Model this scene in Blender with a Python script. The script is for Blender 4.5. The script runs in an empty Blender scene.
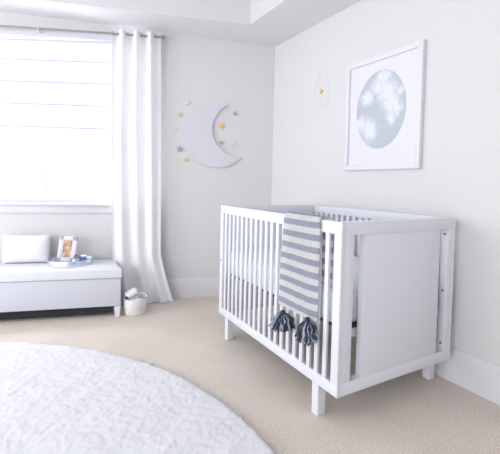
import bpy, bmesh, math, random
from mathutils import Vector, Matrix
random.seed(7)
scene = bpy.context.scene
COL = scene.collection
PI = math.pi

# ------------------------------------------------------------------ room numbers
SKEW = 0.3076                 # the window wall meets the right wall at a wide angle
RX, DY, HC = 1.9525, 3.3038, 2.3826
BTH = -math.atan(SKEW)        # rotation of the window wall's frame
_n = math.hypot(1, SKEW)
E1 = Vector((1 / _n, -SKEW / _n, 0)); E2 = Vector((-SKEW / _n, -1 / _n, 0))
CORNER = Vector((RX, DY, 0))


def bk(s, d, z):
    """point from window-wall coordinates: s along the wall (0 = corner), d into the room"""
    return CORNER + E1 * s + E2 * d + Vector((0, 0, z))


# wall frame: local x = s, local y = -d, local z = z
WALLM = Matrix.Translation(CORNER) @ Matrix.Rotation(BTH, 4, 'Z')

# ------------------------------------------------------------------ materials
def mat(name, col, rough=0.6, metal=0.0, bump=0.0, bscale=100.0, var=0.0, vscale=8.0, spec=0.4, sheen=0.0, trans=None, detail=3.0):
    m = bpy.data.materials.new(name); m.use_nodes = True
    nt = m.node_tree; b = nt.nodes['Principled BSDF']
    b.inputs['Base Color'].default_value = (*col, 1)
    b.inputs['Roughness'].default_value = rough
    b.inputs['Metallic'].default_value = metal
    b.inputs['Specular IOR Level'].default_value = spec
    if sheen: b.inputs['Sheen Weight'].default_value = sheen
    tc = nt.nodes.new('ShaderNodeTexCoord')
    if var:
        n = nt.nodes.new('ShaderNodeTexNoise'); n.inputs['Scale'].default_value = vscale; n.inputs['Detail'].default_value = detail
        nt.links.new(tc.outputs['Object'], n.inputs['Vector'])
        r = nt.nodes.new('ShaderNodeValToRGB')
        r.color_ramp.elements[0].position = 0.3; r.color_ramp.elements[1].position = 0.7
        r.color_ramp.elements[0].color = (*[c * (1 - var) for c in col], 1)
        r.color_ramp.elements[1].color = (*[min(1, c * (1 + var)) for c in col], 1)
        nt.links.new(n.outputs['Fac'], r.inputs['Fac']); nt.links.new(r.outputs['Color'], b.inputs['Base Color'])
    if bump:
        n = nt.nodes.new('ShaderNodeTexNoise'); n.inputs['Scale'].default_value = bscale; n.inputs['Detail'].default_value = 2
        nt.links.new(tc.outputs['Object'], n.inputs['Vector'])
        bp = nt.nodes.new('ShaderNodeBump'); bp.inputs['Strength'].default_value = bump; bp.inputs['Distance'].default_value = 0.004
        nt.links.new(n.outputs['Fac'], bp.inputs['Height']); nt.links.new(bp.outputs['Normal'], b.inputs['Normal'])
    if trans:
        out = nt.nodes['Material Output']
        t = nt.nodes.new('ShaderNodeBsdfTranslucent'); t.inputs['Color'].default_value = (*trans[1], 1)
        mx = nt.nodes.new('ShaderNodeMixShader'); mx.inputs[0].default_value = trans[0]
        nt.links.new(b.outputs[0], mx.inputs[1]); nt.links.new(t.outputs[0], mx.inputs[2]); nt.links.new(mx.outputs[0], out.inputs['Surface'])
    return m


M = {}
M['wall'] = mat('wall_paint', (.735, .725, .73), .85, bump=.05, bscale=220, spec=.2)
M['ceil'] = mat('ceiling_paint', (.82, .81, .83), .9, spec=.2)
M['trim'] = mat('trim_paint', (.76, .755, .785), .35)
M['crib'] = mat('crib_white_lacquer', (.755, .77, .83), .35)
M['metal'] = mat('dark_screw_metal', (.25, .27, .30), .35, .9)
M['board'] = mat('brown_support_board', (.10, .065, .04), .7, var=.2, vscale=30)
M['sheet'] = mat('mattress_sheet', (.86, .86, .90), .85, var=.05, vscale=45, bump=.15, bscale=60)
M['curtain'] = mat('curtain_linen', (.92, .92, .94), .9, bump=.06, bscale=300, spec=.1, trans=(.04, (.95, .95, .97)))
M['blind'] = mat('blind_linen', (.88, .89, .92), .9, bump=.08, bscale=300, spec=.1, trans=(.5, (.95, .95, .97)))
M['batten'] = mat('blind_fold_and_shadow', (.62, .66, .80), .85, spec=.1)
M['rod'] = mat('rod_metal', (.30, .31, .34), .35, .7)
M['bracket'] = mat('rod_bracket_metal', (.6, .62, .67), .35, .6)
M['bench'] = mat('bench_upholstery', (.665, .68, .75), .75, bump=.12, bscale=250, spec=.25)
M['benchleg'] = mat('bench_leg_paint', (.80, .82, .88), .4)
M['pillow'] = mat('pillow_linen', (.86, .855, .86), .9, bump=.3, bscale=120, spec=.1)
M['tray'] = mat('tray_mirror', (.30, .38, .56), .12, .9)
M['trayrim'] = mat('tray_silver', (.72, .77, .88), .22, .85)
M['trinket'] = mat('silver_trinket', (.52, .58, .70), .2, .8)
M['frame'] = mat('white_frame', (.78, .775, .82), .4)
M['matboard'] = mat('mat_board', (.79, .785, .83), .8)
M['basket'] = mat('cotton_rope', (.86, .83, .82), .9, bump=.4, bscale=120, spec=.1)
M['basketband'] = mat('cotton_rope_lower', (.82, .80, .81), .9, bump=.4, bscale=120, spec=.1)
M['cloth'] = mat('white_cloth', (.87, .88, .92), .9, bump=.2, bscale=80, spec=.1)
M['navy'] = mat('navy_dot', (.05, .07, .13), .5)
M['moon'] = mat('moon_paint', (.715, .70, .76), .7, spec=.2)
M['gold'] = mat('gold_star', (.80, .58, .20), .5, .15)
M['grey'] = mat('grey_star', (.40, .42, .47), .6)
M['pale'] = mat('pale_star', (.72, .73, .75), .6)
M['white_wire'] = mat('white_wire', (.78, .77, .78), .7)
M['lid'] = mat('bench_upholstery_lit', (.78, .79, .84), .75, bump=.12, bscale=250, spec=.25)  # bench upholstery made lighter, window light on the lid put into the colour
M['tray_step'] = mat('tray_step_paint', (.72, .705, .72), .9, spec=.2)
M['dark'] = mat('dark_bench_shadow', (.03, .035, .045), .9)  # near-black colour stands for the deep shadow under the bench
M['rug'] = mat('rug_wool', (.75, .75, .78), .95, spec=.02)
M['tassel'] = mat('tassel_yarn', (.055, .065, .095), .95, var=.5, vscale=55, spec=.05)
M['tassel_l'] = mat('tassel_yarn_light', (.36, .40, .47), .95, var=.3, vscale=55, spec=.05)


def carpet_mat():
    m = bpy.data.materials.new('beige_carpet'); m.use_nodes = True
    nt = m.node_tree; b = nt.nodes['Principled BSDF']; b.inputs['Roughness'].default_value = .95
    b.inputs['Specular IOR Level'].default_value = .05
    tc = nt.nodes.new('ShaderNodeTexCoord')
    def noise(sc, det=3):
        n = nt.nodes.new('ShaderNodeTexNoise'); n.inputs['Scale'].default_value = sc; n.inputs['Detail'].default_value = det
        nt.links.new(tc.outputs['Object'], n.inputs['Vector']); return n
    n1 = noise(190, 4); n2 = noise(3.0, 3)
    r1 = nt.nodes.new('ShaderNodeValToRGB')
    r1.color_ramp.elements[0].position = .34; r1.color_ramp.elements[1].position = .66
    r1.color_ramp.elements[0].color = (.515, .45, .39, 1); r1.color_ramp.elements[1].color = (.95, .87, .785, 1)
    nt.links.new(n1.outputs['Fac'], r1.inputs['Fac'])
    r2 = nt.nodes.new('ShaderNodeValToRGB')
    r2.color_ramp.elements[0].position = .35; r2.color_ramp.elements[1].position = .65
    r2.color_ramp.elements[0].color = (.93, .93, .93, 1); r2.color_ramp.elements[1].color = (1.0, 1.0, 1.0, 1)
    nt.links.new(n2.outputs['Fac'], r2.inputs['Fac'])
    mx = nt.nodes.new('ShaderNodeMix'); mx.data_type = 'RGBA'; mx.blend_type = 'MULTIPLY'; mx.inputs[0].default_value = 1
    nt.links.new(r1.outputs[0], mx.inputs[6]); nt.links.new(r2.outputs[0], mx.inputs[7]); nt.links.new(mx.outputs[2], b.inputs['Base Color'])
    bp = nt.nodes.new('ShaderNodeBump'); bp.inputs['Strength'].default_value = .15; bp.inputs['Distance'].default_value = .004
    nt.links.new(n1.outputs['Fac'], bp.inputs['Height']); nt.links.new(bp.outputs['Normal'], b.inputs['Normal'])
    return m


def stripe_mat():
    m = bpy.data.materials.new('striped_knit'); m.use_nodes = True
    nt = m.node_tree; b = nt.nodes['Principled BSDF']; b.inputs['Roughness'].default_value = .95
    b.inputs['Specular IOR Level'].default_value = .05
    uv = nt.nodes.new('ShaderNodeUVMap'); uv.uv_map = 'UVMap'
    sep = nt.nodes.new('ShaderNodeSeparateXYZ'); nt.links.new(uv.outputs[0], sep.inputs[0])
    fr = nt.nodes.new('ShaderNodeMath'); fr.operation = 'FRACT'; nt.links.new(sep.outputs[1], fr.inputs[0])
    r = nt.nodes.new('ShaderNodeValToRGB'); r.color_ramp.interpolation = 'LINEAR'
    e = r.color_ramp.elements
    e[0].position = 0.0; e[0].color = (.97, .95, .95, 1); e[1].position = .46; e[1].color = (.97, .95, .95, 1)
    a = e.new(.51); a.color = (.52, .54, .645, 1); a = e.new(.95); a.color = (.52, .54, .645, 1); a = e.new(1.0); a.color = (.97, .95, .95, 1)
    nt.links.new(fr.outputs[0], r.inputs['Fac'])
    tc = nt.nodes.new('ShaderNodeTexCoord')
    n = nt.nodes.new('ShaderNodeTexNoise'); n.inputs['Scale'].default_value = 140; nt.links.new(tc.outputs['Object'], n.inputs['Vector'])
    r2 = nt.nodes.new('ShaderNodeValToRGB'); r2.color_ramp.elements[0].color = (.93, .93, .93, 1); r2.color_ramp.elements[1].color = (1, 1, 1, 1)
    r2.color_ramp.elements[0].position = .35; r2.color_ramp.elements[1].position = .6
    nt.links.new(n.outputs['Fac'], r2.inputs['Fac'])
    mx = nt.nodes.new('ShaderNodeMix'); mx.data_type = 'RGBA'; mx.blend_type = 'MULTIPLY'; mx.inputs[0].default_value = 1
    nt.links.new(r.outputs[0], mx.inputs[6]); nt.links.new(r2.outputs[0], mx.inputs[7]); nt.links.new(mx.outputs[2], b.inputs['Base Color'])
    bp = nt.nodes.new('ShaderNodeBump'); bp.inputs['Strength'].default_value = .5; bp.inputs['Distance'].default_value = .004
    nt.links.new(n.outputs['Fac'], bp.inputs['Height']); nt.links.new(bp.outputs['Normal'], b.inputs['Normal'])
    return m


def moonprint_mat():
    m = bpy.data.materials.new('moon_print'); m.use_nodes = True
    nt = m.node_tree; b = nt.nodes['Principled BSDF']; b.inputs['Roughness'].default_value = .75
    tc = nt.nodes.new('ShaderNodeTexCoord')
    mp = nt.nodes.new('ShaderNodeMapping'); mp.inputs['Location'].default_value = (4.2, 1.3, .7); nt.links.new(tc.outputs['Object'], mp.inputs[0])
    def noise(sc, det):
        n = nt.nodes.new('ShaderNodeTexNoise'); n.inputs['Scale'].default_value = sc; n.inputs['Detail'].default_value = det
        n.inputs['Roughness'].default_value = .62
        nt.links.new(mp.outputs[0], n.inputs['Vector']); return n
    n1 = noise(13, 5)
    dn = nt.nodes.new('ShaderNodeVectorMath'); dn.operation = 'SUBTRACT'; nt.links.new(n1.outputs['Color'], dn.inputs[0]); dn.inputs[1].default_value = (.5, .5, .5)
    ds = nt.nodes.new('ShaderNodeVectorMath'); ds.operation = 'MULTIPLY'; nt.links.new(dn.outputs[0], ds.inputs[0]); ds.inputs[1].default_value = (.13, 0, .13)
    da = nt.nodes.new('ShaderNodeVectorMath'); da.operation = 'ADD'; nt.links.new(tc.outputs['Object'], da.inputs[0]); nt.links.new(ds.outputs[0], da.inputs[1])
    prev = None
    for px, py, r_ in ((172, 75, 30), (108, 140, 28), (185, 130, 38), (205, 180, 34), (235, 130, 18), (228, 205, 22), (122, 268, 40), (88, 240, 26), (150, 105, 24), (205, 230, 20)):
        dd = nt.nodes.new('ShaderNodeVectorMath'); dd.operation = 'DISTANCE'; nt.links.new(da.outputs[0], dd.inputs[0])
        dd.inputs[1].default_value = ((px - 162) / 97 * .222, -.0155, -(py - 195) / 155 * .26)
        mr = nt.nodes.new('ShaderNodeMapRange'); mr.inputs['From Min'].default_value = r_ / 97 * .222 * 1.15; mr.inputs['From Max'].default_value = r_ / 97 * .222 * .45
        nt.links.new(dd.outputs['Value'], mr.inputs['Value'])
        if prev is None: prev = mr
        else:
            mx_ = nt.nodes.new('ShaderNodeMath'); mx_.operation = 'MAXIMUM'; nt.links.new(prev.outputs[0], mx_.inputs[0]); nt.links.new(mr.outputs[0], mx_.inputs[1]); prev = mx_
    r1 = nt.nodes.new('ShaderNodeValToRGB'); e = r1.color_ramp.elements
    e[0].position = 0; e[0].color = (.53, .58, .65, 1); e[1].position = 1; e[1].color = (.80, .82, .87, 1)
    nt.links.new(prev.outputs[0], r1.inputs['Fac'])
    n2 = noise(70, 2)
    r2 = nt.nodes.new('ShaderNodeValToRGB'); r2.color_ramp.elements[0].color = (.90, .90, .90, 1); r2.color_ramp.elements[1].color = (1.0, 1, 1, 1)
    r2.color_ramp.elements[0].position = .35; r2.color_ramp.elements[1].position = .6
    nt.links.new(n2.outputs['Fac'], r2.inputs['Fac'])
    mx = nt.nodes.new('ShaderNodeMix'); mx.data_type = 'RGBA'; mx.blend_type = 'MULTIPLY'; mx.inputs[0].default_value = 1
    nt.links.new(r1.outputs[0], mx.inputs[6]); nt.links.new(r2.outputs[0], mx.inputs[7]); nt.links.new(mx.outputs[2], b.inputs['Base Color'])
    return m


def photo_mat():
    m = bpy.data.materials.new('warm_snapshot'); m.use_nodes = True
    nt = m.node_tree; b = nt.nodes['Principled BSDF']; b.inputs['Roughness'].default_value = .4
    tc = nt.nodes.new('ShaderNodeTexCoord')
    n = nt.nodes.new('ShaderNodeTexNoise'); n.inputs['Scale'].default_value = 28; n.inputs['Detail'].default_value = 2
    nt.links.new(tc.outputs['Object'], n.inputs['Vector'])
    r = nt.nodes.new('ShaderNodeValToRGB'); e = r.color_ramp.elements
    e[0].position = .3; e[0].color = (.26, .20, .20, 1); e[1].position = .72; e[1].color = (.80, .66, .50, 1)
    a = e.new(.45); a.color = (.55, .30, .18, 1); a = e.new(.58); a.color = (.75, .50, .26, 1)
    nt.links.new(n.outputs['Fac'], r.inputs['Fac']); nt.links.new(r.outputs[0], b.inputs['Base Color'])
    return m


def glass_mat():
    m = bpy.data.materials.new('window_glass'); m.use_nodes = True
    nt = m.node_tree; b = nt.nodes['Principled BSDF']
    out = nt.nodes['Material Output']
    t = nt.nodes.new('ShaderNodeBsdfTransparent'); g = nt.nodes.new('ShaderNodeBsdfGlossy'); g.inputs['Roughness'].default_value = .02
    mx = nt.nodes.new('ShaderNodeMixShader'); mx.inputs[0].default_value = .05
    nt.links.new(t.outputs[0], mx.inputs[1]); nt.links.new(g.outputs[0], mx.inputs[2]); nt.links.new(mx.outputs[0], out.inputs['Surface'])
    return m


M['carpet'] = carpet_mat(); M['stripe'] = stripe_mat(); M['moonprint'] = moonprint_mat(); M['photo'] = photo_mat(); M['glass'] = glass_mat()

# ------------------------------------------------------------------ mesh helpers
def add_box(bm, lo, hi, bev=0.0, seg=2, mtx=None):
    lo = Vector(lo); hi = Vector(hi); c = (lo + hi) / 2; s = hi - lo
    r = bmesh.ops.create_cube(bm, size=1.0, matrix=Matrix.Translation(c) @ Matrix.Diagonal((s.x, s.y, s.z, 1)))
    vs = r['verts']
    if bev:
        es = list({e for v in vs for e in v.link_edges})
        q = bmesh.ops.bevel(bm, geom=es, offset=min(bev, min(s) * .45), segments=seg, affect='EDGES', profile=.5)
        vs = list({v for v in q['verts']} | {v for v in vs if v.is_valid})
    if mtx is not None:
        bmesh.ops.transform(bm, matrix=mtx, verts=[v for v in vs if v.is_valid])


def add_tube(bm, pts, rad, seg=8, cap=True):
    pts = [Vector(p) for p in pts]; n = len(pts)
    if not hasattr(rad, '__len__'): rad = [rad] * n
    rings = []; up = None
    for i, p in enumerate(pts):
        t = (pts[min(i + 1, n - 1)] - pts[max(i - 1, 0)]).normalized()
        if up is None:
            up = Vector((0, 0, 1)) if abs(t.z) < .9 else Vector((1, 0, 0))
        a = t.cross(up).normalized(); b = a.cross(t).normalized(); up = b
        rings.append([bm.verts.new(p + (a * math.cos(2 * PI * k / seg) + b * math.sin(2 * PI * k / seg)) * rad[i]) for k in range(seg)])
    for i in range(n - 1):
        for k in range(seg):
            bm.faces.new((rings[i][k], rings[i][(k + 1) % seg], rings[i + 1][(k + 1) % seg], rings[i + 1][k]))
    if cap:
        bm.faces.new(rings[0][::-1]); bm.faces.new(rings[-1])


def add_lathe(bm, prof, seg=32, mtx=None):
    """prof: list of (radius, z); radius 0 closes to a point"""
    rings = []; new = []
    for r, z in prof:
        if r < 1e-6:
            v = bm.verts.new((0, 0, z)); rings.append([v]); new.append(v)
        else:
            ring = [bm.verts.new((r * math.cos(2 * PI * k / seg), r * math.sin(2 * PI * k / seg), z)) for k in range(seg)]
            rings.append(ring); new += ring
    for a, b in zip(rings, rings[1:]):
        for k in range(seg):
            k2 = (k + 1) % seg
            if len(a) == 1 and len(b) > 1: bm.faces.new((a[0], b[k2], b[k]))
            elif len(b) == 1 and len(a) > 1: bm.faces.new((a[k], a[k2], b[0]))
            elif len(a) > 1: bm.faces.new((a[k], a[k2], b[k2], b[k]))
    if mtx is not None: bmesh.ops.transform(bm, matrix=mtx, verts=new)


def add_prism(bm, poly, lo, hi, mtx=None, bev=0):
    """poly in (x, z), extruded along y from lo to hi"""
    a = [bm.verts.new((x, lo, z)) for x, z in poly]; b = [bm.verts.new((x, hi, z)) for x, z in poly]
    n = len(poly)
    fs = [bm.faces.new(a), bm.faces.new(b[::-1])]
    for i in range(n):
        bm.faces.new((a[(i + 1) % n], a[i], b[i], b[(i + 1) % n]))
    if bev:
        es = [e for f in fs for e in f.edges]
        bmesh.ops.bevel(bm, geom=es, offset=bev, segments=2, affect='EDGES')
    if mtx is not None: bmesh.ops.transform(bm, matrix=mtx, verts=bm.verts[:])


def obj(name, bm, m, parent=None, smooth=False, kind=None, label=None, loc=None, angle=40):
    bmesh.ops.recalc_face_normals(bm, faces=bm.faces[:])
    me = bpy.data.meshes.new(name); bm.to_mesh(me); bm.free()
    me.materials.append(M[m] if isinstance(m, str) else m)
    o = bpy.data.objects.new(name, me); COL.objects.link(o)
    if smooth:
        for p in me.polygons: p.use_smooth = True
        me.set_sharp_from_angle(angle=math.radians(angle))
    if parent is not None: o.parent = parent
    if loc is not None: o.location = loc
    if kind: o['kind'] = kind
    if label: o['label'] = label
    return o


def thing(name, label, cat, loc=(0, 0, 0), rz=0, group=None, mtx=None):
    o = bpy.data.objects.new(name, None); COL.objects.link(o)
    o.empty_display_size = .05
    if mtx is not None: o.matrix_world = mtx
    else: o.location = loc; o.rotation_euler = (0, 0, rz)
    return tag(o, label, cat, group)


def tag(o, label, cat, group=None):
    o['label'] = label; o['category'] = cat
    if group: o['group'] = group
    return o


def box(name, lo, hi, m, parent=None, bev=.003, mtx=None, **kw):
    bm = bmesh.new(); add_box(bm, lo, hi, bev, 2, mtx)
    return obj(name, bm, m, parent, smooth=bev > 0, **kw)


# ------------------------------------------------------------------ setting
def slab(bm, pts, z0, z1):
    a = [bm.verts.new((p[0], p[1], z0)) for p in pts]; b = [bm.verts.new((p[0], p[1], z1)) for p in pts]
    bm.faces.new(a); bm.faces.new(b[::-1]); n = len(pts)
    for i in range(n): bm.faces.new((a[i], a[(i + 1) % n], b[(i + 1) % n], b[i]))
bm = bmesh.new(); slab(bm, [(-5.0, -3.0, 0), (RX + .12, -3.0, 0), (RX + .12, DY + .05, 0), bk(.05, -.06, 0), bk(-5.2, -.06, 0)], -.06, 0)
obj('floor', bm, 'carpet', kind='structure')

bm = bmesh.new(); add_box(bm, (RX, -3.0, 0), (RX + .12, DY + .05, 2.75))
obj('wall_right', bm, 'wall', kind='structure')

bm = bmesh.new(); add_box(bm, (-5.0, -3.12, 0), (RX + .12, -3.0, 2.75))
obj('wall_front', bm, 'wall', kind='structure')

# window wall, built round the opening
WS0, WS1, WZ0, WZ1 = -3.05, -1.13, .865, 2.24
bm = bmesh.new()
for lo, hi in (((-5.2, 0, 0), (WS0, .14, 2.75)), ((WS1, 0, 0), (.12, .14, 2.75)), ((WS0, 0, 0), (WS1, .14, WZ0)), ((WS0, 0, WZ1), (WS1, .14, 2.75))):
    add_box(bm, lo, hi)
o = obj('wall_back', bm, 'wall', kind='structure'); o.matrix_world = WALLM

# ceiling: lower border strips and a raised tray
tc_ = bk(0, 0, 0)
P_in = Vector((1.519, 2.985, 0))                     # inner corner of the tray
P_far = bk(-5.2, .12, 0)
bm = bmesh.new()
c0 = bk(.05, -.02, 0); c1 = bk(-5.2, -.02, 0)
slab(bm, [P_in, (RX + .02, DY - .1, 0), c0, c1, P_far], HC, 2.74)
slab(bm, [(1.519, -3.0, 0), (RX + .02, -3.0, 0), (RX + .02, DY - .1, 0), P_in], HC, 2.74)
slab(bm, [(-5.0, -3.0, 0), (RX + .1, -3.0, 0), (RX + .1, DY + .1, 0), bk(.05, -.1, 0), bk(-5.2, -.1, 0)], 2.72, 2.80)
ce_ = obj('ceiling', bm, 'ceil', kind='structure')
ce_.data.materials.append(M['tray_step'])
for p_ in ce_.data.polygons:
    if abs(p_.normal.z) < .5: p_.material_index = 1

# baseboards with a stepped top
def base_prof():
    h = .182
    return [(0, 0), (.016, 0), (.016, h * .70), (.0125, h * .73), (.0125, h * .80), (.0095, h * .83), (.0075, h * .92), (.004, h), (0, h)]
bm = bmesh.new(); add_prism(bm, [(-x, z) for x, z in base_prof()], -3.0, DY, Matrix.Translation((RX, 0, 0)))
obj('baseboard_right', bm, 'trim', kind='structure')
bm = bmesh.new()
add_prism(bm, [(-x, z) for x, z in base_prof()], 0, 5.2, Matrix.Rotation(PI / 2, 4, 'Z'))      # along -x, depth -> -y
o = obj('baseboard_back', bm, 'trim', kind='structure'); o.matrix_world = WALLM

# window: frame, mullion, panes, sill and apron
win = bpy.data.objects.new('window_1', None); COL.objects.link(win); win.matrix_world = WALLM; win['kind'] = 'structure'
bm = bmesh.new()
add_box(bm, (WS0, .05, WZ0), (WS0 + .05, .11, WZ1), .004); add_box(bm, (WS1 - .03, .05, WZ0), (WS1, .11, WZ1), .004)
add_box(bm, (WS0, .05, WZ0), (WS1, .11, WZ0 + .04), .004); add_box(bm, (WS0, .05, WZ1 - .05), (WS1, .11, WZ1), .004)
obj('window_frame', bm, 'trim', win, True, kind='structure')
box('mullion', (-1.966, .06, WZ0 + .03), (-1.936, .10, WZ1 - .04), 'trim', win, kind='structure')
box('window_pane', (WS0 + .03, .078, WZ0 + .02), (-1.95, .082, WZ1 - .03), 'glass', win, 0, kind='structure')
box('window_pane', (-1.95, .078, WZ0 + .02), (WS1 - .02, .082, WZ1 - .03), 'glass', win, 0, kind='structure')
box('window_sill', (WS0 - .05, -.045, .838), (WS1 + .03, .06, .862), 'trim', win, .006, kind='structure')
box('apron', (WS0 - .02, -.018, .775), (WS1 + .02, 0, .838), 'trim', win, .004, kind='structure')

# ------------------------------------------------------------------ roman shade
def lin(s, z0, k): return z0 + k * (s + 1.83)
shade = thing('roman_shade', 'white roman shade with thin horizontal folds covering upper part of the window', 'blind', mtx=WALLM)
TILT = .085
bm = bmesh.new()
zl = [2.225, 2.03, 1.853, 1.672, 1.486, 1.30]
prof = []
for i in range(len(zl) - 1):
    a, b = zl[i], zl[i + 1]
    for k in range(6):
        t = k / 6; prof.append((-.012 - .012 * t * t, a + (b - a) * t))
    prof.append((-.012 - .012, b + .004))
prof.append((-.012, zl[-1]))
s0, s1 = WS0 - .02, -1.40
rows = []
for d, z in prof:
    k = TILT * max(0, (z - 1.1) / 1.1)
    rows.append([bm.verts.new((s, d, lin(s, z, k))) for s in (s0, (s0 + s1) / 2, s1)])
for a, b in zip(rows, rows[1:]):
    for j in range(2): bm.faces.new((a[j], a[j + 1], b[j + 1], b[j]))
r = bmesh.ops.solidify(bm, geom=bm.faces[:], thickness=.002)
obj('shade_fabric', bm, 'blind', shade, True)
for z in [2.19] + zl[1:5]:  # topmost tube imitates the shadow below the headrail, the others are folds
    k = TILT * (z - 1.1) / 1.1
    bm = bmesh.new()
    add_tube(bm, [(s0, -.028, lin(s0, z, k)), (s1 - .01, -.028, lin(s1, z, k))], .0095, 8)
    obj('fold_and_rail_shadow', bm, 'batten', shade, True)
bm = bmesh.new(); add_tube(bm, [(s0, -.02, lin(s0, 1.30, .01)), (s1 - .01, -.02, lin(s1, 1.30, .01))], .004, 8)
obj('hem_bar', bm, 'blind', shade, True)
bm = bmesh.new()
for zz in (2.262, 2.228):
    a = lin(s0, zz, TILT); b = lin(s1, zz, TILT)
m_ = Matrix.Translation((0, 0, 0))
a = [bm.verts.new(v) for v in ((s0, -.035, lin(s0, 2.222, TILT)), (s1, -.035, lin(s1, 2.222, TILT)), (s1, -.035, lin(s1, 2.262, TILT)), (s0, -.035, lin(s0, 2.262, TILT)))]
b = [bm.verts.new(v.co + Vector((0, .034, 0))) for v in a]
bm.faces.new(a); bm.faces.new(b[::-1])
for i in range(4): bm.faces.new((a[i], a[(i + 1) % 4], b[(i + 1) % 4], b[i]))
obj('headrail', bm, 'trim', shade)

# ------------------------------------------------------------------ curtain rod
def rodz(s): return 2.285 + .06 * (s + 1.43)
RD = -.085
rod = thing('curtain_rod', 'slim dark grey curtain rod with round end mounted above the window', 'curtain rod', mtx=WALLM)
bm = bmesh.new(); add_tube(bm, [(-3.1, RD, rodz(-3.1)), (-1.035, RD, rodz(-1.035))], .0085, 12); obj('pole', bm, 'rod', rod, True)
bm = bmesh.new(); add_lathe(bm, [(0, -.018), (.012, -.014), (.018, 0), (.012, .014), (0, .018)], 16, Matrix.Translation((-1.02, RD, rodz(-1.02))) @ Matrix.Rotation(PI / 2, 4, 'Y'))
obj('finial', bm, 'rod', rod, True)
for s in (-1.962, -1.115):
    bm = bmesh.new()
    z = rodz(s)
    add_box(bm, (s - .011, -.006, z - .035), (s + .011, 0, z + .03), .002)
    add_box(bm, (s - .006, RD - .012, z - .018), (s + .006, -.004, z - .009), .001)
    add_box(bm, (s - .006, RD - .0135, z - .018), (s + .006, RD - .0095, z + .006), .001)
    obj('bracket', bm, 'bracket', rod, True)

# ------------------------------------------------------------------ curtain
cur = thing('curtain', 'white grommet-top curtain panel hanging to the floor beside the window', 'curtain', mtx=WALLM)
bm = bmesh.new()
NS, NZ = 120, 44
grid = []
for j in range(NZ + 1):
    t = j / NZ                                   # 0 top .. 1 bottom
    row = []
    for i in range(NS + 1):
        u = i / NS
        sl = -1.425 + .05 * t ** 3; sr = -1.035 + .03 * t + .11 * max(0, t - .82) / .18 * t
        s = sl + (sr - sl) * u
        ztop = rodz(s) + .030
        z = ztop * (1 - t) + .006 * t + .01 * math.sin(9 * u) * t * (1 - t)
        amp = .034 * (1 - .35 * t) + .012 * t * math.sin(5 * u + 2)
        ph = 2 * PI * (3.5 * u + .12 * math.sin(4 * u + 2.5 * t) * t) + PI * .5
        y = RD + .008 * t - amp * math.cos(ph) * (1 + .15 * math.sin(7 * t)) - .06 * t ** 2
        row.append(bm.verts.new((s, y, z)))
    grid.append(row)
for j in range(NZ):
    for i in range(NS): bm.faces.new((grid[j][i], grid[j][i + 1], grid[j + 1][i + 1], grid[j + 1][i]))
obj('curtain_fabric', bm, 'curtain', cur, True, angle=180)
for k in range(7):
    u = (k + .0) / 7 + 1 / 14 - 1 / 14 + .0005 * k
    u = min(.985, max(.015, k / 7 + .0))
    s = -1.425 + .39 * u
    bm = bmesh.new()
    pts = [(s, RD + .0155 * math.cos(a), rodz(s) + .0155 * math.sin(a)) for a in [2 * PI * q / 16 for q in range(17)]]
    add_tube(bm, pts, .0022, 6, cap=False)
    obj('grommet', bm, 'bracket', cur, True)

# ------------------------------------------------------------------ storage bench
bench = thing('storage_bench', 'long white upholstered storage bench on short tapered legs under the window', 'bench', mtx=WALLM)
BS0, BS1, BF = -2.80, -1.285, -.448
def shear_end(bm):
    for v in bm.verts:
        if v.co.x > -2: v.co.x -= .30 * (v.co.y - BF)
bm = bmesh.new(); add_box(bm, (BS0, BF + .008, .084), (BS1, -.025, .303), .010, 3); shear_end(bm)
obj('body', bm, 'bench', bench, True)
bm = bmesh.new(); add_box(bm, (BS0 - .006, BF, .3045), (BS1 + .006, -.02, .378), .011, 4); shear_end(bm)
obj('lid', bm, 'lid', bench, True, label='padded white lid')
bm = bmesh.new(); add_box(bm, (BS0 + .03, BF + .05, .03), (BS1 - .05, -.05, .0838)); shear_end(bm)  # dark block added to imitate the shadow below the bench body
obj('bench_shadow_block', bm, 'dark', bench, label='dark block put in for the shadow under the bench')
for s in (BS1 - .045, BS0):
    for d in (BF + .01, -.08):
        bm = bmesh.new()
        add_prism(bm, [(s + .009, 0), (s + .036, 0), (s + .045, .0838), (s, .0838)], d, d + .045, bev=.003); shear_end(bm)
        obj('leg', bm, 'benchleg', bench, True)

# pillow
pil = tag(bpy.data.objects.new('p', None), '', '')
bpy.data.objects.remove(pil)
bm = bmesh.new()
NX, NY = 26, 18; W2, H2, T2 = .166, .114, .050
for side in (1, -1):
    g = []
    for j in range(NY + 1):
        row = []
        for i in range(NX + 1):
            u = -1 + 2 * i / NX; v = -1 + 2 * j / NY
            pu = 1 - .06 * (1 - v * v) * u * u; pv = 1 - .09 * (1 - u * u) * v * v
            h = T2 * (max(0, 1 - u ** 4) * max(0, 1 - v ** 4)) ** .55
            row.append(bm.verts.new((u * W2 * pv * (1.0), side * h, v * H2 * pu)))
        g.append(row)
    for j in range(NY):
        for i in range(NX):
            q = (g[j][i], g[j][i + 1], g[j + 1][i + 1], g[j + 1][i]); bm.faces.new(q if side < 0 else q[::-1])
bmesh.ops.remove_doubles(bm, verts=bm.verts[:], dist=.0005)
p = obj('throw_pillow', bm, 'pillow', None, True, angle=70)
p.matrix_world = WALLM @ Matrix.Translation((-2.036, -.090, .378 + .1135)) @ Matrix.Rotation(math.radians(-8), 4, 'X')
tag(p, 'small white rectangular throw pillow standing on the bench against the wall', 'pillow')

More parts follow.
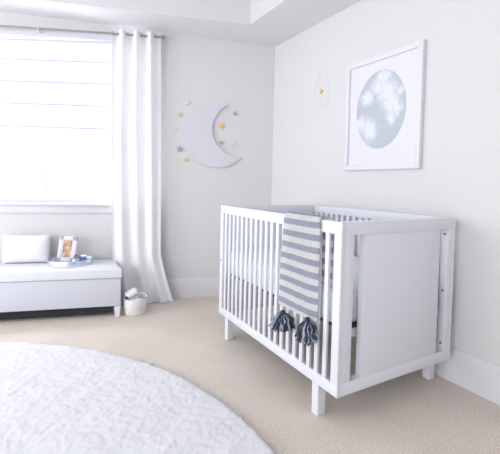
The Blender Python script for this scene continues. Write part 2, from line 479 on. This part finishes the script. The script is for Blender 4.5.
# tray
TS, TD, TZ = -1.695, -.190, .378
tr = thing('mirrored_tray', 'round silver mirrored tray with low rim on the white bench', 'tray', mtx=WALLM @ Matrix.Translation((TS, TD, TZ)))
bm = bmesh.new(); add_lathe(bm, [(0, .0), (.155, .0), (.155, .006), (0, .006)], 48); obj('mirror_base', bm, 'tray', tr, True)
bm = bmesh.new(); add_lathe(bm, [(.155, 0), (.160, 0), (.162, .042), (.160, .045), (.1575, .045), (.1565, .042), (.154, .006)], 56); obj('rim', bm, 'trayrim', tr, True)

# picture frame on tray
pf = thing('photo_frame', 'small white photo frame with a warm snapshot standing in the round tray', 'photo frame',
           mtx=WALLM @ Matrix.Translation((-1.736, -.195, .3855)) @ Matrix.Rotation(math.radians(-4), 4, 'Z') @ Matrix.Rotation(math.radians(4), 4, 'Y') @ Matrix.Rotation(math.radians(-12), 4, 'X'))
fw, fh, fb = .066, .218, .034
bm = bmesh.new()
for lo, hi in (((-fw, 0, 0), (-fw + fb, .012, fh)), ((fw - fb, 0, 0), (fw, .012, fh)), ((-fw, 0, 0), (fw, .012, fb + .012)), ((-fw, 0, fh - fb), (fw, .012, fh))):
    add_box(bm, lo, hi, .0015)
obj('frame', bm, 'frame', pf, True)
box('snapshot', (-fw + fb - .004, .004, fb + .008), (fw - fb + .004, .007, fh - fb + .004), 'photo', pf, 0)
bm = bmesh.new(); add_box(bm, (-.012, .010, 0), (.012, .013, .12), 0, mtx=Matrix.Translation((0, .002, .0)) @ Matrix.Rotation(math.radians(22), 4, 'X') @ Matrix.Translation((0, 0, 0)))
for v in bm.verts: v.co.y = .012 + (.11 - v.co.z) * .42 + (.003 if v.co.y > .03 else 0); v.co.z = max(v.co.z, .012)
obj('easel', bm, 'frame', pf)

# silver trinkets in the tray
def trinket(name, s, d, prof, label, cat, lidprof=None):
    t = thing(name, label, cat, mtx=WALLM @ Matrix.Translation((s, d, .3845)))
    bm = bmesh.new(); add_lathe(bm, prof, 20); obj('bowl', bm, 'trinket', t, True)
    if lidprof:
        bm = bmesh.new(); add_lathe(bm, lidprof, 20); l = obj('cap', bm, 'metal', t, True)
    return t
trinket('trinket_pot', -1.652, -.225, [(0, 0), (.024, 0), (.031, .016), (.029, .036), (.018, .047), (0, .047)], 'small silver lidded pot in the tray beside the photo frame', 'trinket pot',
        [(.019, .047), (.020, .052), (.010, .062), (.006, .068), (.009, .074), (0, .078)])
trinket('candle_cup', -1.612, -.165, [(0, 0), (.018, 0), (.024, .012), (.026, .046), (.023, .046), (.020, .012), (0, .010)], 'silver open cup at the right inside the mirrored tray', 'cup')

# basket with rolled bundle
bx = bk(-1.192, .368, 0)
bas = thing('rope_basket', 'small off-white rope basket on the carpet beside the bench', 'basket', loc=bx)
bm = bmesh.new()
prof = []
def brad(z): return .074 + .007 * math.sin(min(1, z / .10) * PI / 2) + (.003 if .055 < z < 1 else 0)
zs = 0
outer = [(0, 0), (.070, 0)]
nb = 13; hgt = .122
for k in range(nb):
    z0 = hgt * k / nb; z1 = hgt * (k + 1) / nb
    for a in (.15, .5, .85): outer.append((brad(z0) + .0035 * math.sin(a * PI), z0 + (z1 - z0) * a))
inner = [(r - .012, z) for r, z in outer[2:]][::-1]
add_lathe(bm, outer + [(outer[-1][0] - .006, hgt + .003)] + inner + [(.06, .012), (0, .012)], 40)
obj('basket_body', bm, 'basket', bas, True, angle=60)
bm = bmesh.new()
pts = [(.044 + .040 * math.cos(a) , -.035 + .050 * math.cos(a) * 0 + .03 * math.sin(a), .128 + .030 * math.sin(a)) for a in [PI * q / 14 for q in range(15)]]
add_tube(bm, pts, .0075, 8); obj('handle', bm, 'basket', bas, True)
bm = bmesh.new(); add_lathe(bm, [(.079, .046), (.0825, .047), (.0825, .053), (.079, .054)], 40); obj('band', bm, 'basketband', bas, True)

rb = thing('rolled_cloth', 'white rolled cloth with a dark dot at its end lying on the rope basket', 'cloth', loc=(bx.x - .030, bx.y - .015, .122 + .046))
rb.rotation_euler = (math.radians(0), math.radians(-28), BTH)
bm = bmesh.new(); add_lathe(bm, [(0, -.048), (.018, -.048), (.027, -.043), (.031, -.028), (.032, .0), (.031, .028), (.026, .043), (.015, .049), (0, .050)], 24, Matrix.Rotation(PI / 2, 4, 'Y'))
obj('roll', bm, 'cloth', rb, True)
bm = bmesh.new(); add_lathe(bm, [(0, -.008), (.011, -.006), (.013, 0), (.010, .006), (0, .008)], 16, Matrix.Translation((-.040, -.026, -.008)) @ Matrix.Rotation(PI / 2, 4, 'X'))
obj('dot', bm, 'navy', rb, True, label='dark navy dot')
# soft white cloth filling the basket
bm = bmesh.new()
NR = 10; NA = 36; rings = []
for j in range(NR + 1):
    t = j / NR
    r_ = .066 * t
    ring = []
    for k in range(NA if j else 1):
        a = 2 * PI * k / NA
        z = .100 + .026 * (1 - t ** 3) + .006 * math.sin(3 * a + 5 * t) * t + .005 * math.sin(5 * a + 1) * t
        ring.append(bm.verts.new((r_ * math.cos(a), r_ * math.sin(a), z)))
    rings.append(ring)
for k in range(NA): bm.faces.new((rings[0][0], rings[1][k], rings[1][(k + 1) % NA]))
for j in range(1, NR):
    for k in range(NA): bm.faces.new((rings[j][k], rings[j][(k + 1) % NA], rings[j + 1][(k + 1) % NA], rings[j + 1][k]))
for v in [bm.verts.new((0, 0, .016))]:
    for k in range(NA): bm.faces.new((rings[NR][k], rings[NR][(k + 1) % NA], v))
o = obj('folded_cloth', bm, 'cloth', None, True, loc=bx); tag(o, 'soft white cloth filling the inside of the rope basket', 'cloth')

# ------------------------------------------------------------------ moon and stars on the window wall
MZ, MS, MR = 1.506, -.533, .300
ic_s, ic_z, ir = -.326, 1.560, .252
d_ = math.hypot(ic_s - MS, ic_z - MZ); a0 = math.atan2(ic_z - MZ, ic_s - MS)
x_ = (d_ * d_ + MR * MR - ir * ir) / (2 * d_); h_ = math.sqrt(MR * MR - x_ * x_)
al = math.atan2(h_, x_)
be = math.atan2(h_, x_ - d_)
poly = []
N = 64
for k in range(N + 1):
    a = a0 + al + (2 * PI - 2 * al) * k / N
    poly.append((MS + MR * math.cos(a), MZ + MR * math.sin(a)))
for k in range(1, N):
    a = a0 - be + (-(2 * PI - 2 * be)) * k / N
    poly.append((ic_s + ir * math.cos(a), ic_z + ir * math.sin(a)))
bm = bmesh.new(); add_prism(bm, poly, -.022, 0)
o = obj('crescent_moon', bm, 'moon', None); o.matrix_world = WALLM
tag(o, 'large pale crescent moon cutout mounted on the wall beside the curtain', 'wall decor')


def star(s, z, r, m, label, rot=0, pts_=5, inn=.5):
    bm = bmesh.new()
    pl = [(r * (1 if k % 2 == 0 else inn) * math.sin(PI * k / pts_ + rot), r * (1 if k % 2 == 0 else inn) * math.cos(PI * k / pts_ + rot)) for k in range(2 * pts_)]
    add_prism(bm, pl, -.010, 0)
    o = obj('wall_star', bm, m, None); o.matrix_world = WALLM @ Matrix.Translation((s, 0, z))
    tag(o, label, 'star', 'stars around the crescent moon')
star(-.861, 1.667, .022, 'gold', 'small gold star left of the moon, near its upper left edge', .2)
star(-.493, 1.593, .031, 'gold', 'largest gold star, inside the hollow of the crescent moon', .5)
star(-.806, 1.264, .022, 'gold', 'small gold star below left of the crescent moon', .3)
star(-.370, 1.718, .024, 'grey', 'dark grey star near the upper tip of the crescent moon', .1)
star(-.490, 1.436, .022, 'grey', 'dark grey star in the hollow below the largest gold star', .4)
star(-.864, 1.361, .031, 'grey', 'larger dark grey star left of the moon, above a small gold star', 0)
star(-.797, 1.780, .024, 'pale', 'pale grey star at the top, above the moon on the left', .2)
star(-.373, 1.433, .034, 'pale', 'pale grey star near the lower tip of the moon', .6)
star(-.906, 1.520, .018, 'pale', 'faint pale star farthest left, beside the curtain', .2)

# ------------------------------------------------------------------ white ring ornament on the right wall
RW = Matrix.Translation((RX, 2.55, 1.818)) @ Matrix.Rotation(-PI / 2, 4, 'Z')      # local y -> into wall (+x), local x -> -y
hp = thing('ring_ornament', 'faint white round wire ornament with gold star centre on the right wall', 'wall decor', mtx=RW)
bm = bmesh.new()
for rr in (.125,):
    add_tube(bm, [(rr * .8 * math.cos(a), -.0015, rr * 1.1 * math.sin(a)) for a in [2 * PI * q / 40 for q in range(41)]], .0018, 6, cap=False)
obj('ring', bm, 'white_wire', hp, True)
bm = bmesh.new()
for q in range(8):
    a = PI * q / 8 * 2
    add_tube(bm, [(.01 * math.cos(a), -.001, .01 * math.sin(a)), (.10 * math.cos(a), -.001, .137 * math.sin(a))], .0012, 5)
obj('spokes', bm, 'white_wire', hp, True)
bm = bmesh.new()
add_prism(bm, [(.020 * (1 if k % 2 == 0 else .55) * math.sin(PI * k / 5), .020 * (1 if k % 2 == 0 else .55) * math.cos(PI * k / 5)) for k in range(10)], -.014, 0)
obj('gold_center', bm, 'gold', hp, label='small gold star centre')

# ------------------------------------------------------------------ framed moon print
PY1, PY0, PZ0, PZ1 = 2.223, 1.546, 1.180, 1.940
pic = thing('framed_moon_print', 'large white framed print of a grey full moon on the right wall', 'picture', mtx=Matrix.Translation((RX, (PY0 + PY1) / 2, (PZ0 + PZ1) / 2)) @ Matrix.Rotation(-PI / 2, 4, 'Z'))
w2, h2, b_ = (PY1 - PY0) / 2, (PZ1 - PZ0) / 2, .036
bm = bmesh.new()
def fr(bm, A, Bq, lo, hi):
    pass
for lo, hi in (((-w2, -.030, -h2), (-w2 + b_, 0, h2)), ((w2 - b_, -.030, -h2), (w2, 0, h2)), ((-w2 + b_, -.030, -h2), (w2 - b_, 0, -h2 + b_)), ((-w2 + b_, -.030, h2 - b_), (w2 - b_, 0, h2))):
    add_box(bm, lo, hi, .0015)
obj('frame', bm, 'frame', pic, True)
box('mat_board', (-w2 + b_ - .004, -.014, -h2 + b_ - .004), (w2 - b_ + .004, -.004, h2 - b_ + .004), 'matboard', pic, 0)
bm = bmesh.new()
cyc = -(1.893 - (PY0 + PY1) / 2); czc = 1.580 - (PZ0 + PZ1) / 2
ring = [(.222 * math.cos(2 * PI * k / 72), .260 * math.sin(2 * PI * k / 72)) for k in range(72)]
add_prism(bm, ring, -.0155, -.0135)
obj('moon_print', bm, 'moonprint', pic, loc=(cyc, 0, czc))

# ------------------------------------------------------------------ crib
CX, CY_, CYAW = 1.1024, 1.2717, -.0102
CW, CL, ZT, ZB = .789, 1.3095, .908, .145
CRIBM = Matrix.Translation((CX, CY_, 0)) @ Matrix.Rotation(CYAW, 4, 'Z')
crib = thing('crib', 'white slatted baby crib with solid end panels on short legs', 'crib', mtx=CRIBM)
ft = .020                                      # thickness of a long-side frame
for x0 in (0, CW - ft):
    box('side_top_rail', (x0, .0, ZT - .055), (x0 + ft, CL, ZT), 'crib', crib, .003)
    box('side_bottom_rail', (x0, .0, ZB), (x0 + ft, CL, ZB + .052), 'crib', crib, .003)
    for l in (0, CL - .048):
        box('post', (x0 + (.0), l, ZB + .052), (x0 + ft, l + .048, ZT - .055), 'crib', crib, .002)
    for k in range(19):
        l = .102 + .0624 * k
        bm = bmesh.new(); add_box(bm, (x0 + .003, l - .0135, ZB + .048), (x0 + .017, l + .0135, ZT - .051), .004, 2)
        obj('slat', bm, 'crib', crib, True)
et = .046
for y0 in (0.0015, CL - et - .0015):
    box('end_top_rail', (ft + .0008, y0, ZT - .057), (CW - ft - .0008, y0 + et, ZT), 'crib', crib, .0025)
    box('end_bottom_rail', (ft + .0008, y0, ZB), (CW - ft - .0008, y0 + et, ZB + .055), 'crib', crib, .0025)
    for xa, xb in ((ft + .0008, .076), (CW - .056, CW - ft - .0008)):
        box('end_stile', (xa, y0 + .001, ZB + .053), (xb, y0 + et - .001, ZT - .055), 'crib', crib, .0015)
    box('end_panel', (.138, y0 + .004, ZB + .052), (CW - .118, y0 + et - .010, ZT - .053), 'crib', crib, .0015)
for x0, x1 in ((.0, .046), (CW - .046, CW)):
    for l in (.132 if x0 == 0 else .092, CL - .160):
        bm = bmesh.new()
        add_prism(bm, [(x0 + .002, 0), (x1 - .002, 0), (x1, ZB + .001), (x0, ZB + .001)], l, l + .050, bev=.002)
        obj('leg', bm, 'crib', crib, True)
for z in (.824, .522, .238):
    bm = bmesh.new(); add_lathe(bm, [(0, -.003), (.006, -.003), (.0065, 0), (.0065, .004), (0, .004)], 14, Matrix.Translation((CW - .0565, .024, z)) @ Matrix.Rotation(-PI / 2, 4, 'Y'))
    obj('screw', bm, 'metal', crib, True)
    bm = bmesh.new(); add_lathe(bm, [(0, -.003), (.006, -.003), (.0065, 0), (.0065, .004), (0, .004)], 14, Matrix.Translation((.001, CL - .024, z)) @ Matrix.Rotation(-PI / 2, 4, 'Y'))
    if z == .522: obj('screw', bm, 'metal', crib, True)
    else: bm.free()
# mattress support
box('support_board', (.060, .052, .416), (CW - .060, CL - .052, .430), 'board', crib, 0)
for lo, hi in (((.024, .050, .376), (CW - .024, .072, .4155)), ((.024, CL - .072, .376), (CW - .024, CL - .050, .4155))):
    box('support_rail', lo, hi, 'crib', crib, .002)

# mattress lying on the support
bm = bmesh.new(); add_box(bm, (.034, .052, .4305), (CW - .034, CL - .052, .592), .035, 5)
o = obj('mattress', bm, 'sheet', None, True); o.matrix_world = CRIBM
tag(o, 'white sheeted mattress lying inside the crib behind the slats', 'mattress')

# blanket draped over the rail
bl = thing('striped_blanket', 'white and blue-grey striped knit blanket with tassels draped over crib rail', 'blanket', mtx=CRIBM)
bm = bmesh.new(); uvl = bm.loops.layers.uv.new('UVMap')
prof = []                                       # (x, z, arc)
zbot = .440
def addp(x, z):
    if prof: a = prof[-1][2] + math.hypot(x - prof[-1][0], z - prof[-1][1])
    else: a = 0
    prof.append((x, z, a))
for k in range(41): addp(-.020, zbot + (ZT - .006 - zbot) * k / 40)
for k in range(1, 10):
    a = PI - PI * k / 10; addp(.012 + .026 * math.cos(a), ZT - .004 + .020 * math.sin(a))
for k in range(31): addp(.038, ZT - .006 - .300 * k / 30)
NL = 40; g = []
for (x, z, arc) in prof:
    row = []
    front = x < 0.0
    t = max(0, min(1, (ZT - z) / (ZT - zbot)))
    for i in range(NL + 1):
        u = i / NL
        if x < .012: l0 = .137 + .006 * t; l1 = .428 + .036 * t
        else: l0 = .137 - min(1, (x - .012) / .026) * .036; l1 = .430
        l = l0 + (l1 - l0) * u
        wob = .004 * math.sin(9 * u + 4 * t) * t + .0025 * math.sin(17 * u)
        edge = .018 * max(0, 1 - u / .20) ** 2 * (1 if front else -.4)
        zz = z
        if x < .012: xx = x - abs(wob) * .8 - .002 + edge * min(1, t * 6 + .3) * .8
        else: xx = x + abs(wob) * .6
        row.append((bm.verts.new((xx, l, zz)), u, arc))
    g.append(row)
PER = .0585
for j in range(len(g) - 1):
    for i in range(NL):
        q = [g[j][i], g[j][i + 1], g[j + 1][i + 1], g[j + 1][i]]
        f = bm.faces.new([v[0] for v in q])
        for lp, v in zip(f.loops, q): lp[uvl].uv = (v[1], v[2] / PER + .20)
bmesh.ops.solidify(bm, geom=bm.faces[:], thickness=-.004)
obj('blanket_cloth', bm, 'stripe', bl, True, angle=180)


def tassel(l, ztop, height, rad, x, seed):
    rnd = random.Random(seed)
    bm = bmesh.new(); bm2 = bmesh.new()
    for k in range(110):
        a = rnd.uniform(0, 2 * PI); rr = rad * math.sqrt(rnd.uniform(.02, 1)); h = height * rnd.uniform(.80, 1.0) * (1 - .22 * (rr / rad) ** 2)
        cx, cl = rr * math.cos(a), rr * math.sin(a)
        p0 = Vector((cx * .10, cl * .10, -.006)); pm = Vector((cx * .62, cl * .62, -h * .42)); p1 = Vector((cx, cl, -h))
        w = rnd.uniform(-.007, .007)
        pts = [p0, p0.lerp(pm, .5) + Vector((cx * .10, cl * .10, .004)), pm + Vector((w, -w, 0)), pm.lerp(p1, .55) + Vector((-w, w, 0)), p1]
        pts = [p + Vector((x - max(0, (p.x + x) + .006), l, ztop)) if (p.x + x) > -.006 else p + Vector((x, l, ztop)) for p in pts]
        add_tube(bm if rnd.random() < .6 else bm2, pts, [.003, .0045, .0055, .0055, .0042], 5)
    t = obj('tassel', bm, 'tassel', bl, True, label='dark blue-grey yarn tassel')
    obj('light_yarn', bm2, 'tassel_l', t, True)
    bm = bmesh.new(); add_lathe(bm, [(0, .012), (.010, .010), (.014, .0), (.013, -.010), (.010, -.018), (0, -.020)], 14, Matrix.Translation((x, l, ztop)))
    obj('tassel_knot', bm, 'tassel', t, True)
tassel(.385, .418, .096, .074, -.044, 3)
tassel(.172, .445, .118, .056, -.042, 5)

# ------------------------------------------------------------------ round shag rug
RC = Vector((-1.20, 1.35, 0)); RR = 2.0
rug = thing('shag_rug', 'large round white shag rug on the beige carpet in the foreground', 'rug', loc=RC)
bm = bmesh.new(); add_lathe(bm, [(0, .001), (RR - .02, .001), (RR - .008, .010), (RR - .018, .022), (0, .022)], 160)
obj('backing', bm, 'rug', rug, True)
from mathutils import noise as mnoise
rnd = random.Random(11)
V = []; F = []; idx = {}
sp = .0085
def seen(x, y):                                  # pile only where the rug can be seen from the room side
    wx, wy = x + RC.x, y + RC.y
    return wy > .75 and wx > -1.5 - .25 * wy
def pile_z(x, y):
    p = Vector((x, y, 0))
    big = mnoise.noise(p * 9.0) * .005
    mid = mnoise.noise(p * 27.0 + Vector((5, 3, 0))) * .0032
    fine = mnoise.noise(p * 75.0 + Vector((1, 9, 2))) * .0045
    return .034 + big + mid + fine
n_ = int(2 * RR / sp)
for i in range(n_ + 1):
    for j in range(n_ + 1):
        x = -RR + i * sp; y = -RR + j * sp
        er = math.hypot(x, y)
        if er > RR - .006 or not seen(x, y): continue
        z = pile_z(x, y)
        e = max(0, min(1, (RR - er) / .035)); z = .004 + (z - .004) * math.sqrt(e * (2 - e)) if e < 1 else z
        idx[i, j] = len(V); V.append((x + mnoise.noise(Vector((x * 40, y * 40, 3))) * .003, y + mnoise.noise(Vector((x * 40, y * 40, 8))) * .003, z))
for (i, j), k in idx.items():
    try: F.append((k, idx[i + 1, j], idx[i + 1, j + 1], idx[i, j + 1]))
    except KeyError: pass
# short tufts: scattered over the pile, dense along the rim
def tuft(x, y, z0, h, dx, dy, w):
    k0 = len(V); b0 = rnd.uniform(0, 2 * PI)
    for q in range(3):
        a = b0 + 2 * PI * q / 3; V.append((x + w * math.cos(a), y + w * math.sin(a), z0))
    for q in range(3):
        a = b0 + 2 * PI * q / 3 + .4; V.append((x + dx * .5 + w * math.cos(a), y + dy * .5 + w * math.sin(a), z0 + h * .6))
    V.append((x + dx * 1.2, y + dy * 1.2, z0 + h))
    for q in range(3):
        q2 = (q + 1) % 3
        F.append((k0 + q, k0 + q2, k0 + 3 + q2, k0 + 3 + q)); F.append((k0 + 3 + q, k0 + 3 + q2, k0 + 6))
for _ in range(1800):
    a = rnd.uniform(0, 2 * PI); r = RR - rnd.uniform(0.004, .04); x = r * math.cos(a); y = r * math.sin(a)
    if not seen(x, y): continue
    o_ = rnd.uniform(.004, .016)
    tuft(x, y, .006, rnd.uniform(.014, .024), o_ * math.cos(a) + rnd.uniform(-.006, .006), o_ * math.sin(a) + rnd.uniform(-.006, .006), .0065)
me = bpy.data.meshes.new('pile'); me.from_pydata(V, [], F); me.update()
me.polygons.foreach_set('use_smooth', [True] * len(me.polygons))
me.materials.append(M['rug'])
o = bpy.data.objects.new('pile', me); COL.objects.link(o); o.parent = rug; o['kind'] = 'stuff'

# ------------------------------------------------------------------ light
w = bpy.data.worlds.new('daylight'); scene.world = w; w.use_nodes = True
bg = w.node_tree.nodes['Background']; bg.inputs[0].default_value = (.93, .96, 1.0, 1); bg.inputs[1].default_value = .95


def area(name, loc, target, sx, sy, power, col):
    L = bpy.data.lights.new(name, 'AREA'); L.shape = 'RECTANGLE'; L.size = sx; L.size_y = sy; L.energy = power; L.color = col
    o = bpy.data.objects.new(name, L); COL.objects.link(o); o.location = loc
    o.rotation_euler = (Vector(target) - Vector(loc)).to_track_quat('-Z', 'Y').to_euler(); return o
wl = bk(-2.1, -.75, 1.75)
area('window_daylight', wl, bk(-2.1, 1.0, 1.35), 2.4, 1.8, 42, (.93, .96, 1.0))
area('left_fill_light', (-3.2, -1.0, 1.6), (.6, 3.2, 1.1), 2.2, 1.9, 26, (.95, .97, 1.0))  # added fill light on the open left side, no window there
area('side_fill_light', (-3.3, 2.9, 1.35), (1.2, 1.3, .7), 1.8, 1.5, 21, (.95, .97, 1.0))  # second unseen fill added at the left to throw shadows forward and right

# ------------------------------------------------------------------ camera
f, cx, cy, pitch, roll, yaw, hc = 394.8328, 292.4597, 199.9069, .0366, .0268, .5873, 1.0590
Xr = Vector((math.cos(yaw), -math.sin(yaw), 0)); Fh = Vector((math.sin(yaw), math.cos(yaw), 0)); Z = Vector((0, 0, 1))
Fw = Fh * math.cos(pitch) - Z * math.sin(pitch); Up = Z * math.cos(pitch) + Fh * math.sin(pitch); Dn = -Up
X2 = Xr * math.cos(roll) - Dn * math.sin(roll); D2 = Xr * math.sin(roll) + Dn * math.cos(roll)
cam = bpy.data.cameras.new('camera'); co = bpy.data.objects.new('camera', cam); COL.objects.link(co)
R3 = Matrix((X2, -D2, -Fw)).transposed()
co.matrix_world = Matrix.Translation((0, 0, hc)) @ R3.to_4x4()
cam.sensor_fit = 'HORIZONTAL'; cam.sensor_width = 36; cam.lens = 36 * f / 500
cam.shift_x = (250 - cx) / 500; cam.shift_y = (cy - 227) / 500; cam.clip_start = .02
scene.camera = co
vs = scene.view_settings
vs.view_transform = 'Standard'; vs.look = 'None'; vs.gamma = 1.0; vs.use_curve_mapping = False; vs.exposure = 0.98
